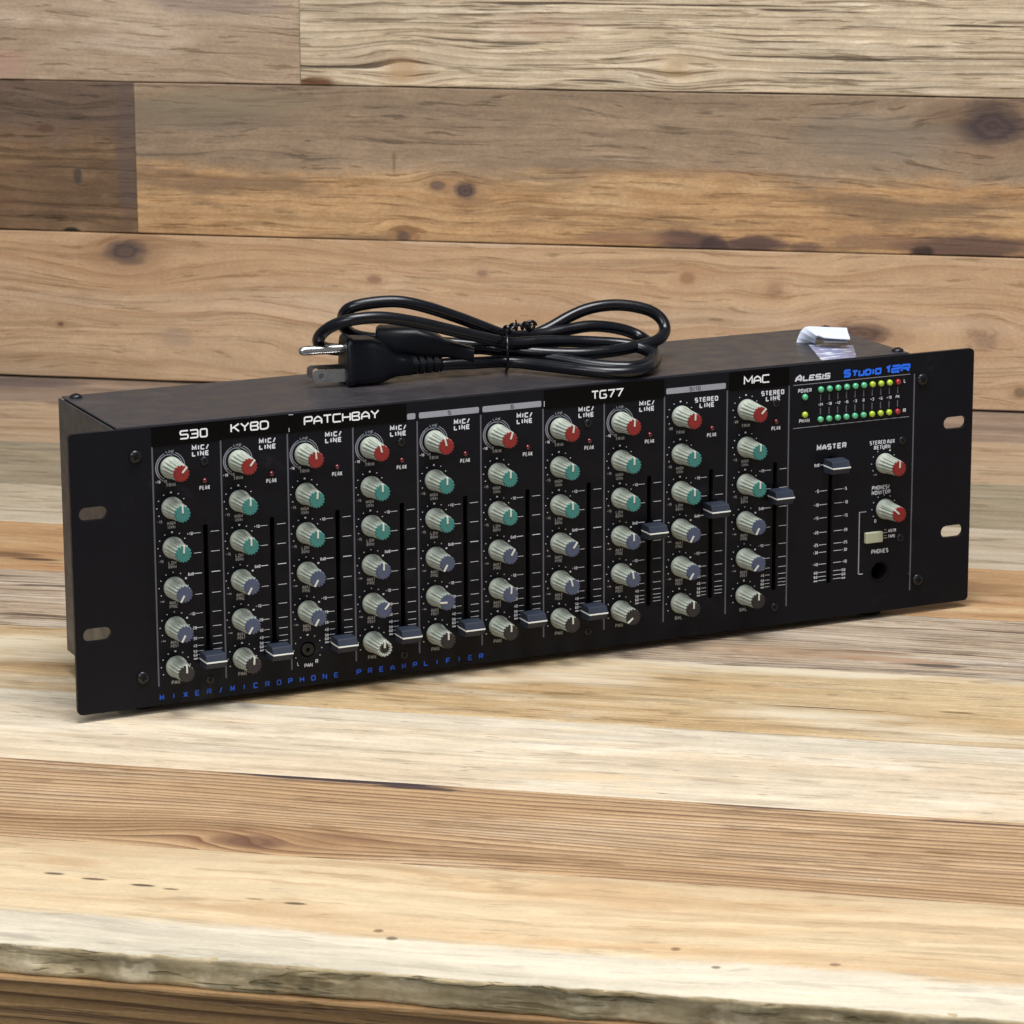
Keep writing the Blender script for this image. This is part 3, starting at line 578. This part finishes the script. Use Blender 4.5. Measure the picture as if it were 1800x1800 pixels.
for x in slx: place(lp, 'indicator_lamp', MIX, (x, 0, 105.1), label='dark red peak lamp')

# push button, phones socket
b = MB(); b.box(418.8, 428.8, -1.9, 3, 36.9, 42.4, 0, 0.35); b.build('push_button', m_btn, MIX)
b = MB(); b.lathe([(5.6, 0.0), (5.5, -0.35), (4.95, -0.4), (4.75, -0.1), (4.6, 3), (4.4, 12)], 428, 21.1, 0, 36, True, cap1=True)
b.build('headphone_socket', m_dark, MIX)

# ---- print
pr = MB(); pr.flat = True
def rect(mb, x0, x1, z0, z1, y=-0.045, mi=0): mb.add([(x0, y, z0), (x1, y, z0), (x1, y, z1), (x0, y, z1)], [(0, 1, 2, 3)], mi)
def arc(mb, cx, cz, r, wd, a0, a1, y=-0.05, mi=0, n=28):
    vs = []; fs = []
    for i in range(n+1):
        a = R(a0+(a1-a0)*i/n)
        for rr in (r-wd/2, r+wd/2): vs.append((cx+rr*math.sin(a), y, cz+rr*math.cos(a)))
    for i in range(n): fs.append((2*i, 2*i+1, 2*i+3, 2*i+2))
    mb.add(vs, fs, mi)
# material slots: 0 white, 1 grey, 2 divider, 3 blue, 4 strip, 5 ink, 6 knob-shaded
FM = [m_print, m_printd, m_line, m_blue, m_strip, m_ink, m_printk]
FT = [(80.6, '+10'), (71.1, ''), (61.3, '0dB'), (51.3, ''), (42.1, '-10'), (35.2, '20'), (30.1, '30'), (26.5, '40'), (23.9, '50'), (22.1, '60'), (20.4, '@')]
for i in range(10):
    p = MB(); p.flat = True
    x0 = divx[i]; kx = chx[i]; sx = slx[i]
    rect(p, x0-0.38, x0+0.38, 9.0, 123.2, mi=2)
    if i < 8:
        text(p, 'MIC/', sx-5.4, 120.1, 1.8, st=0.62, width=8.4, gap=1.0, rnd=.5); text(p, 'LINE', sx-5.4, 117.2, 1.8, st=0.62, width=8.4, gap=1.05, rnd=.5)
        arc(p, kx, rows[0], 6.15, 0.34, -150, -14, mi=1); arc(p, kx, rows[0], 7.1, 0.34, -150, -22, mi=1); arc(p, kx, rows[0], 6.65, 0.5, -128, -40, mi=2)
        arc(p, kx, rows[0], 6.15, 0.34, 14, 150, mi=1); arc(p, kx, rows[0], 7.1, 0.34, 22, 120, mi=1)
        text(p, 'LINE', kx, rows[0]+6.9, 0.95, st=0.22, width=4.0, anchor='c', mi=1); text(p, 'MIC', kx, rows[0]+5.5, 0.85, st=0.2, width=2.8, anchor='c', mi=1)
        text(p, '-10', kx-7.3, rows[0]-7.0, 1.05, st=0.28, width=2.5, mi=0); text(p, '10', kx-3.4, rows[0]-7.0, 1.05, st=0.28, width=1.8, mi=6)
    else:
        text(p, 'STEREO', sx-9.0+1.0*(i == 9)-0.2, 119.0, 1.9, st=0.6, width=13.0, gap=0.95, rnd=.5); text(p, 'LINE', sx-6.6+1.0*(i == 9), 116.1, 1.9, st=0.62, width=8.4, gap=1.05, rnd=.5)
        for k in range(11):
            if k not in (0, 10):
                a = R(-150+30*k); q = 0.42 if k == 5 else 0.26; rect(p, kx+7.1*math.sin(a)-q, kx+7.1*math.sin(a)+q, rows[0]+7.1*math.cos(a)-q*0.8, rows[0]+7.1*math.cos(a)+q*0.8)
        text(p, '-20', kx-6.6, rows[0]-6.6, 1.05, st=0.26, width=2.5, mi=6)
    text(p, 'TRIM', kx, rows[0]-9.0, 1.35, st=0.36, width=4.8, anchor='c', mi=6)
    text(p, 'PEAK', sx+0.1, 100.9, 1.65, st=0.42, width=5.2, anchor='c')
    for r, (a1, a2) in zip(range(1, 6), (('HIGH', '12kHz'), ('LOW', '80Hz'), ('AUX1', 'PRE'), ('AUX2', 'POST'), ('PAN' if i < 8 else 'BAL', ''))):
        cz = rows[r]
        for k in range(11):
            if k in (0, 10): continue
            a = R(-150+30*k); big = (k == 5 and r in (1, 2, 5)) or (k == 7 and r in (3, 4)); q = 0.44 if big else 0.25
            rect(p, kx+7.1*math.sin(a)-q, kx+7.1*math.sin(a)+q, cz+7.1*math.cos(a)-q*0.85, cz+7.1*math.cos(a)+q*0.85)
        if r < 5:
            text(p, '-15' if r < 3 else '-@', kx-6.9, cz-6.9, 1.05, st=0.24, width=2.4, mi=6)
            text(p, a1, kx-0.2, cz-8.1, 1.3, st=0.32, width=4.0, anchor='c', mi=6); text(p, a2, kx-0.2, cz-9.9, 1.25, st=0.3, width=4.0, anchor='c', mi=6)
        else:
            if i == 2: text(p, 'L', kx-5.4, cz-7.4, 1.6, st=0.3, width=1.1); text(p, 'R', kx+3.9, cz-7.2, 1.6, st=0.36, width=1.4)
            text(p, a1, kx-0.2 if i != 2 else kx+0.2, cz-8.6, 1.5, st=0.38, width=4.2, anchor='c', mi=6 if i != 2 else 0)
    for z, tx in FT:
        bold = 0.19 if z == 61.3 else 0.115
        if tx in ('+10', '', '0dB', '-10', '20') or True:
            rect(p, sx-6.0+(0.9 if tx in ('30', '40', '50', '60', '@') else 0), sx-2.4, z-bold, z+bold); rect(p, sx+2.4, sx+6.7, z-bold, z+bold)
    for z, tx in FT:
        if tx: text(p, tx, sx-6.4+(0.7 if len(tx) < 3 else 0), z-0.62, 1.2 if z > 25 else 1.05, st=0.26, width=2.9 if len(tx) == 3 else 1.9, anchor='r', mi=0)
    # number strip, where no adhesive label covers it
    if i in (4, 5, 8):
        x1 = divx[i+1]
        q = rrect(x0+0.95, x1-0.9, 124.35, 127.25, 0.7, 4); p.add([(a, -0.05, c) for a, c in q], [tuple(range(len(q)))], 4)
        if i != 8: text(p, {4: '5', 5: '6'}[i], (x0+x1)/2+0.2, 124.95, 1.7, st=0.36, width=1.7, anchor='c', mi=5, y=-0.09)
        else: text(p, '9/10', (x0+x1)/2-0.6, 124.95, 1.7, st=0.36, width=6.2, anchor='c', mi=5, y=-0.09)
    if i == 3:
        q = rrect(166.6, 170.9, 124.35, 127.25, 0.7, 4); p.add([(a, -0.05, c) for a, c in q], [tuple(range(len(q)))], 4)
    p.build('channel_print', FM, MIX)
p = MB(); p.flat = True
rect(p, 373.7-0.38, 373.7+0.38, 9.0, 122.6, mi=2); rect(p, 446.4-0.38, 446.4+0.38, 9.0, 122.4, mi=2)
rect(p, 376.0, 443.9, 122.38, 122.68, mi=1); rect(p, 376.2, 443.8, 100.4, 100.7, mi=1)
for i, s in enumerate(('-24', '-18', '-12', '-6', '-3', '0', '+3', '+6', '+10', 'PK')):
    x = 391.8+4.99*i
    rect(p, x-0.3, x+0.3, 113.3, 116.8, mi=2); rect(p, x-0.3, x+0.3, 106.3, 109.7, mi=2)
    text(p, s, x, 110.9, 1.25, st=0.28, width=2.9 if len(s) == 3 else (2.2 if len(s) == 2 else 1.1), anchor='c')
text(p, 'L', 440.3, 118.5, 1.6, st=0.34, width=1.3); text(p, 'R', 440.3, 103.2, 1.6, st=0.4, width=1.6)
text(p, 'POWER', 379.0, 118.6, 1.6, st=0.36, width=7.7); text(p, 'PHAN', 379.8, 103.2, 1.6, st=0.36, width=5.9)
# maker's name in slanted capitals, model name in blue
text(p, 'A', 377.2, 124.4, 2.9, st=0.85, width=3.7, slant=0.4, rnd=0); text(p, 'LESIS', 381.5, 124.55, 2.3, st=0.76, width=15.9, slant=0.22, gap=0.8)
rect(p, 381.4, 396.4, 124.28, 124.62)
text(p, 'S', 405.2, 124.5, 3.0, st=1.15, width=4.3, slant=0.15, mi=3); text(p, 'TUDIO', 409.9, 124.45, 2.4, st=1.0, width=17.3, slant=0.12, mi=3, gap=1.15, rnd=.6)
text(p, '12R', 428.9, 124.5, 3.0, st=1.15, width=15.3, slant=0.10, mi=3, gap=1.3, rnd=.6)
text(p, 'MASTER', 390.4, 88.2, 2.2, st=0.72, width=17.2, gap=1.15, rnd=.5)
for z, s in ((80.3, '0dB'), (66.8, '-5'), (59.7, '-10'), (52.8, '-15'), (45.3, '-20'), (38.8, '-25'), (34.9, '-30'), (28.7, '-40'), (24.4, '50'), (22.2, '60'), (20.2, '@')):
    rect(p, 392.2, 396.5, z-0.13, z+0.13); rect(p, 400.8, 405.4, z-0.13, z+0.13)
    h = 1.35 if z > 25 else 1.1
    text(p, s, 391.6, z-0.65, h, st=0.27, width=2.9 if len(s) == 3 else 2.2, anchor='r')
    if z < 80: text(p, s, 405.9, z-0.65, h, st=0.27, width=2.9 if len(s) == 3 else 2.2)
text(p, 'STEREO', 421.1, 87.9, 1.75, st=0.4, width=9.2); text(p, 'AUX', 431.3, 87.9, 1.75, st=0.4, width=4.5); text(p, 'RETURN', 423.6, 85.3, 1.75, st=0.4, width=9.6)
text(p, 'PHONES/', 422.9, 64.4, 1.75, st=0.36, width=10.4); text(p, 'MONITOR', 422.8, 61.8, 1.75, st=0.36, width=11.0)
text(p, 'PHONES', 423.3, 30.9, 1.9, st=0.4, width=10.0)
for kx, kz in ((429.3, 77.9), (430.0, 54.0)):
    for k in range(1, 10):
        a = R(-150+30*k); q = 0.42 if (k == 6 and kz > 60) else 0.25; rect(p, kx+7.1*math.sin(a)-q, kx+7.1*math.sin(a)+q, kz+7.1*math.cos(a)-q*.85, kz+7.1*math.cos(a)+q*.85)
text(p, '-@', 423.4, 71.6, 1.1, st=0.25, width=2.2, mi=6); text(p, '0', 424.6, 47.3, 1.3, st=0.28, width=1.2)
rect(p, 415.35, 416.0, 20.9, 53.6, mi=1); rect(p, 416.0, 419.7, 53.1, 53.6, mi=1); rect(p, 416.0, 418.3, 20.7, 21.05, mi=0)
for z in (41.2, 38.4):
    rect(p, 430.0, 432.2, z-0.12, z+0.12); 
rect(p, 430.6, 431.8, 42.6, 42.8); rect(p, 430.6, 431.8, 39.5, 39.7)
text(p, 'MSTR', 433.0, 41.2, 1.35, st=0.34, width=4.6); text(p, 'TAPE', 433.0, 38.3, 1.35, st=0.34, width=4.2)
rect(p, 445.0, 446.0, 17.9, 18.2, mi=2)
p.build('master_print', FM, MIX)
p = MB(); p.flat = True
for k, ch in enumerate('MIXER/MICROPHONE PREAMPLIFIER'): text(p, ch, 40.7+5.84*k, 2.5, 2.15, st=0.52, width=2.3 if ch not in 'I/' else (0.7 if ch == 'I' else 1.5), anchor='c', mi=3)
p.build('title_print', [m_print, m_printd, m_line, m_blued, m_strip, m_ink, m_printk], MIX)

# embossed adhesive labels along the top of the panel
def label(x0, x1, z0, z1, s, tx, tw, tz, tilt=0.0, th=3.6):
    b = MB(); b.box(x0, x1, -0.32, 0.0, z0, z1, 0, 0.1); o = b.build('label_tape', m_tape, MIX, 'black embossed label reading '+s)
    e = MB(); e.flat = True; text(e, s, tx, tz, th, st=0.72, width=tw, y=-0.42, rnd=1.0, gap=1.0); e.build('embossed_letters', m_emb, o)
label(39.4, 72.5, 123.3, 132.4, 'S30', 53.1, 14.0, 125.9)
label(72.6, 106.0, 123.9, 132.5, 'KYBD', 78.0, 19.0, 126.8)
label(106.3, 166.2, 123.6, 132.5, 'PATCHBAY', 114.4, 38.2, 126.8)
label(238.4, 303.5, 122.9, 132.3, 'TG77', 263.9, 17.4, 125.8)
label(339.8, 373.4, 122.9, 132.2, 'MAC', 348.0, 14.8, 125.7)
b = MB(); b.flat = True
rect(b, 106.5, 108.8, 132.1, 132.35, -0.36); rect(b, 106.5, 106.8, 124.2, 126.0, -0.36); rect(b, 238.2, 238.5, 124.2, 127.0, -0.36)
b.build('label_scuffs', m_print, MIX)

# ------------------------------------------------------------------ white tape stuck on the lid, its folded end standing up
TP = thing('adhesive_tape', 'strip of shiny white tape with a folded end on top of the mixer', 'tape', P2W(410, 40, 133.2), PH)
def tl_(x, y, z): return (x-410, y-40, z-133.2)
g = NG('tape_film'); x, y, z = g.xyz(); v = g.comb(g.mul(x, 90.0), g.mul(y, 260.0), z)
n = g.noise(v, 1.0, 3.0, 0.6)
g.lk(g.mix(g.sstep(n, 0.52, 0.62), lin(150, 152, 184, .8), lin(236, 240, 250, .8)), g.b.inputs['Base Color']); g.b.inputs['Roughness'].default_value = 0.25
m_film = g.m
m_paper = plain('tape_white_paper', (0.60, 0.64, 0.74), 0.5, 0, 0.4, 0.05, 400)
m_foldd = plain('tape_fold_inside', (0.42, 0.45, 0.45), 0.5, 0, 0.4, 0.1, 400)
b = MB(); ny = 16
rings = []
for i in range(ny+1):
    t = i/ny; y_ = 2.6+t*40; off = 0.1+0.25*abs(math.sin(t*9))*t
    xa = 392.5+0.382*y_; xb = 412.8+0.36*y_
    rings.append([tl_(xa, y_, 133.25), tl_(xa, y_, 133.32+off), tl_((xa+xb)/2, y_-t, 133.35+off*0.7), tl_(xb, y_-12*t, 133.3+off*0.5), tl_(xb, y_-12*t, 133.25)])
b.loft(rings, 0, True); b.build('strip', m_film, TP)
# folded end: curls up at the left, runs over to the right, with a lip turned down at the front
fr = [(413.5, 43.5, 133.4), (410.5, 39.5, 134.8), (408.3, 35.5, 137.4), (407.4, 32.4, 139.9), (408.0, 30.6, 140.6), (410.2, 29.0, 139.7), (415.0, 25.8, 139.2), (421.0, 21.6, 138.8)]
rr = [(406.5, 51.0, 133.4), (407.3, 51.0, 136.0), (408.5, 50.3, 139.2), (410.2, 49.2, 141.3), (412.0, 48.1, 142.0), (417.0, 46.8, 141.7), (424.0, 45.0, 141.0), (431.6, 43.0, 140.2)]
b = MB(); rings = []
for k in range(9):
    t = k/8.0; ring = [tuple(fr[i][c]+(rr[i][c]-fr[i][c])*t+(0.25*math.sin(t*6+i) if c == 2 and i > 3 else 0) for c in range(3)) for i in range(8)]
    rings.append([tl_(*q) for q in ring]+[tl_(q[0]+(0.5 if j < 4 else 0), q[1], q[2]-0.5) for j, q in reversed(list(enumerate(ring)))])
b.loft(rings, 0, False); b.build('folded_end', m_paper, TP)
b = MB(); vs = [(412.3, 32.5), (422.6, 26.6), (430.0, 42.0), (414.5, 46.0)]
b.loft([[tl_(x, y, z) for x, y in vs] for z in (135.9, 136.7)], 0, False); b.build('fold_lining', m_foldd, TP)

# ------------------------------------------------------------------ power cord bundle on the lid
CORD = thing('power_cord', 'coiled black power cord with a three pin plug lying on top of the mixer', 'power cord', P2W(235, 45, 133.2), PH)
m_cord = plain('cord_black_vinyl', (0.003, 0.003, 0.005), 0.27, 0, 0.42, 0.1, 500)
m_plug = plain('plug_black_vinyl', (0.003, 0.0033, 0.0055), 0.42, 0, 0.24, 0.1, 700, 0.15)
m_pin = plain('nickel_pin', (0.62, 0.60, 0.57), 0.26, 1.0, 0.5, 0.08, 900)
def cl(q): return (q[0]-235, q[1]-45, q[2])
def tube(pts, r, mi=0, n=14, sub=8):
    P = [Vector(p) for p in pts]; S = []
    for i in range(len(P)-1):
        p0 = P[max(i-1, 0)]; p1 = P[i]; p2 = P[i+1]; p3 = P[min(i+2, len(P)-1)]
        for k in range(sub):
            t = k/sub; S.append(0.5*((2*p1)+(p2-p0)*t+(2*p0-5*p1+4*p2-p3)*t*t+(3*p1-p0-3*p2+p3)*t**3))
    S.append(P[-1])
    for _ in range(3): S = [S[0]]+[(S[i-1]+S[i]*2+S[i+1])/4 for i in range(1, len(S)-1)]+[S[-1]]
    rings = []; up = None
    for i, q in enumerate(S):
        t = (S[min(i+1, len(S)-1)]-S[max(i-1, 0)]).normalized()
        if up is None: up = t.orthogonal().normalized()
        up = (up-t*up.dot(t)).normalized(); sd = t.cross(up)
        rings.append([tuple(q+(up*math.cos(2*math.pi*k/n)+sd*math.sin(2*math.pi*k/n))*(r(i/(len(S)-1)) if callable(r) else r)) for k in range(n)])
    return rings
path = [(203.4, 45.4, 6.7), (209.0, 44.6, 6.8), (221.6, 43.5, 6.4), (241.9, 44.0, 5.1), (261.4, 20.0, 4.2), (278.3, 5.0, 3.4), (293.3, 4.0, 3.4), (305.2, 14.0, 4.4), (310.7, 26.0, 6.4), (303.8, 36.0, 9.6), (284.6, 42.0, 11.9), (260.5, 44.0, 13.9), (241.9, 44.0, 14.5), (228.7, 42.0, 17.9), (206.6, 40.0, 24.6), (188.5, 40.0, 29.9), (170.7, 40.0, 33.6), (156.7, 42.0, 33.3), (149.1, 48.0, 30.1), (145.5, 54.0, 25.5), (145.8, 60.0, 20.4), (152.1, 66.0, 15.8), (163.8, 68.0, 13.5), (187.0, 62.0, 12.0), (211.3, 58.0, 10.5), (228.9, 56.0, 11.0), (244.7, 50.0, 8.4), (258.6, 40.0, 7.0), (274.8, 22.0, 4.6), (291.6, 12.0, 3.8), (306.4, 20.0, 4.4), (316.3, 38.0, 7.4), (316.0, 50.0, 10.6), (306.4, 54.0, 14.8), (290.5, 54.0, 17.6), (276.6, 54.0, 16.7), (262.1, 54.0, 15.5), (244.1, 52.0, 16.7), (229.3, 50.0, 22.5), (217.1, 50.0, 27.8), (198.9, 50.0, 34.8), (184.8, 52.0, 38.4), (171.5, 56.0, 38.0), (162.3, 60.0, 35.5), (161.4, 66.0, 30.2), (164.4, 71.0, 23.6), (174.8, 74.0, 17.9), (197.4, 70.0, 15.1), (219.2, 62.0, 13.1), (237.2, 54.0, 10.9), (254.3, 42.0, 9.2), (271.3, 34.0, 8.4), (286.0, 32.0, 8.3), (302.8, 34.0, 8.9), (317.1, 36.0, 10.6), (325.3, 42.0, 13.5), (326.1, 46.0, 18.9), (320.4, 50.0, 23.9), (306.4, 54.0, 27.0), (291.5, 56.0, 26.4), (279.8, 58.0, 22.4), (267.2, 58.0, 16.9), (255.6, 60.0, 13.5), (239.6, 66.0, 11.8), (226.0, 70.0, 11.5), (218.0, 71.0, 11.5)]
b = MB(); b.loft(tube([cl(q) for q in path], 3.0), 0, True); b.build('cord', m_cord, CORD)
# moulded plug: local x along the plug from its face to the cord
pa = R(-9)
def pl(x, y, z): return (155.9-235+x*math.cos(pa)-y*math.sin(pa), 53.2-45+x*math.sin(pa)+y*math.cos(pa), z)
def psec(x, wy, z0, z1, r, n=6, top=1.0):
    o = []
    for cy, cz, a0 in ((wy-r, z1-r, 0), (-wy+r, z1-r, 90), (-wy+r, z0+r, 180), (wy-r, z0+r, 270)):
        for i in range(n+1):
            a = R(a0+90*i/n); yy = cy+r*math.cos(a); zz = cz+r*math.sin(a)
            if zz > (z0+z1)/2: yy *= 1-(1-top)*((zz-(z0+z1)/2)/((z1-z0)/2))
            o.append(pl(x, yy, zz))
    return o
b = MB()
b.loft([psec(0, 11.2, 0.8, 22.6, 3.5, top=.72), psec(0.6, 12.0, 0.1, 23.4, 3.5, top=.72), psec(3.0, 12.2, 0.0, 23.6, 3.5, top=.72), psec(3.6, 11.6, 0.3, 22.9, 3.5, top=.72), psec(13, 11.4, 0.4, 22.2, 4.0, top=.74),
        psec(18, 10.6, 0.9, 20.6, 4.0, top=.78), psec(22, 8.8, 2.0, 17.2, 4.0, top=.85), psec(25, 7.6, 2.8, 14.2, 3.6, top=.9), psec(28, 7.2, 3.0, 12.8, 3.0), psec(33, 7.0, 3.1, 12.4, 3.0), psec(33.6, 6.4, 3.5, 11.9, 3.0)], 0, True)
b.build('plug_body', m_plug, CORD)
b = MB()
def circ(x, r, zc=7.2, n=20): return [pl(x, r*math.cos(2*math.pi*k/n), zc+r*math.sin(2*math.pi*k/n)) for k in range(n)]
sr = [circ(33.0, 4.6, 7.4)]
x = 34.0
for k in range(4): sr += [circ(x, 4.7-0.15*k, 7.3), circ(x+2.3, 4.65-0.15*k, 7.2), circ(x+2.4, 3.2, 7.2), circ(x+3.5, 3.2, 7.1), circ(x+3.6, 4.55-0.15*k, 7.1)]; x += 3.7
sr += [circ(x+0.5, 3.4, 6.9)]
b.loft(sr, 0, False); b.build('strain_relief', m_plug, CORD)
b = MB(); n = 16; gr = [[pl(xx, rr*math.cos(2*math.pi*k/n), 17.3+rr*math.sin(2*math.pi*k/n)) for k in range(n)] for xx, rr in ((1, 2.35), (-18.5, 2.35), (-20.3, 2.1), (-21.4, 1.5), (-21.8, 0.7))]
b.loft(gr, 0, True); b.build('ground_pin', m_pin, CORD)
def blade(yc):
    # flat blade with a round hole near its tip
    zc = 5.6; hw = 3.15; out = [(1, zc-hw), (1, zc+hw), (-15.2, zc+hw), (-16.6, zc+hw-1.2), (-16.6, zc-hw+1.2), (-15.2, zc-hw)]
    cx = -12.4; rr = 1.55; N = 24; hole = [(cx+rr*math.cos(2*math.pi*k/N), zc+rr*math.sin(2*math.pi*k/N)) for k in range(N)]
    outer = []
    for k in range(N):                    # the outline sampled along the same angles as the hole
        a = 2*math.pi*k/N; dx, dz = math.cos(a), math.sin(a); best = 1e9
        for (x0, z0), (x1, z1) in zip(out, out[1:]+out[:1]):
            ex, ez = x1-x0, z1-z0; den = dx*ez-dz*ex
            if abs(den) < 1e-9: continue
            t = ((x0-cx)*ez-(z0-zc)*ex)/den; s_ = ((x0-cx)*dz-(z0-zc)*dx)/den
            if t > 0 and -1e-6 <= s_ <= 1+1e-6: best = min(best, t)
        outer.append((cx+dx*best, zc+dz*best))
    m = MB(); N_ = N
    V = [pl(px, yc-0.75, pz) for px, pz in outer]+[pl(px, yc-0.75, pz) for px, pz in hole]+[pl(px, yc+0.75, pz) for px, pz in outer]+[pl(px, yc+0.75, pz) for px, pz in hole]
    F = []
    for k in range(N_):
        j = (k+1) % N_
        F += [(k, j, N_+j, N_+k), (2*N_+k, 3*N_+k, 3*N_+j, 2*N_+j), (k, 2*N_+k, 2*N_+j, j), (N_+k, N_+j, 3*N_+j, 3*N_+k)]
    m.add(V, F); m.build('blade', m_pin, CORD)
blade(-6.35); blade(6.35)
# the appliance connector tucked behind the loops
pb = R(-24)
def pq(x, y, z): return (190-235+x*math.cos(pb)-y*math.sin(pb), 57-45+x*math.sin(pb)+y*math.cos(pb), z)
def csec(x, wy, z0, z1, r, n=4):
    o = []
    for cy, cz, a0 in ((wy-r, z1-r, 0), (-wy+r, z1-r, 90), (-wy+r, z0+r, 180), (wy-r, z0+r, 270)):
        for i in range(n+1): a = R(a0+90*i/n); o.append(pq(x, cy+r*math.cos(a), cz+r*math.sin(a)))
    return o
b = MB(); b.loft([csec(-14, 7.6, 11.5, 24.0, 4), csec(-12.5, 8.4, 10.8, 25.2, 4), csec(6, 8.4, 10.2, 25.0, 4), csec(14, 7.0, 9.0, 22.0, 4), csec(20, 4.6, 10.0, 18.5, 2), csec(34, 3.8, 7.6, 14.0, 2)], 0, True); b.build('appliance_connector', m_plug, CORD)
# twist tie round the bundle, its ends wound together on top
b = MB(); c0 = Vector(cl((240.5, 48.0, 0))); d = Vector((0.36, 0.93, 0)).normalized()
loop = []
for k in range(25):
    a = 2*math.pi*k/24; loop.append(tuple(c0+d*(13.5*math.cos(a))+Vector((0, 0, 11.2+10.4*math.sin(a)))))
b.loft(tube(loop, 0.75, n=8, sub=3), 0, True)
tw = []
for k in range(60):
    t = k/59.0; a = t*26; rr = 1.5+0.6*math.sin(t*9)
    base = Vector(cl((237.0, 42.0, 21.5))).lerp(Vector(cl((254.0, 47.0, 21.0))), t)
    tw.append(tuple(base+Vector((0.25*math.cos(a*1.7), rr*math.cos(a), rr*math.sin(a)+1.2*math.sin(t*3.1)))))
b.loft(tube(tw, 0.85, n=8, sub=2), 0, True)
b.loft(tube([cl((241, 42, 22)), cl((243.5, 42, 24)), cl((243.0, 42, 26.4))], lambda t: 0.9-0.6*t, n=6, sub=3), 0, True)
tw = []
for k in range(20):
    a = k/19.0*6.6; tw.append(cl((252.5+2.6*math.cos(a), 44+k*0.12, 22.2+2.3*math.sin(a))))
b.loft(tube(tw, 0.8, n=8, sub=2), 0, True)
b.build('twist_tie', m_cord, CORD)
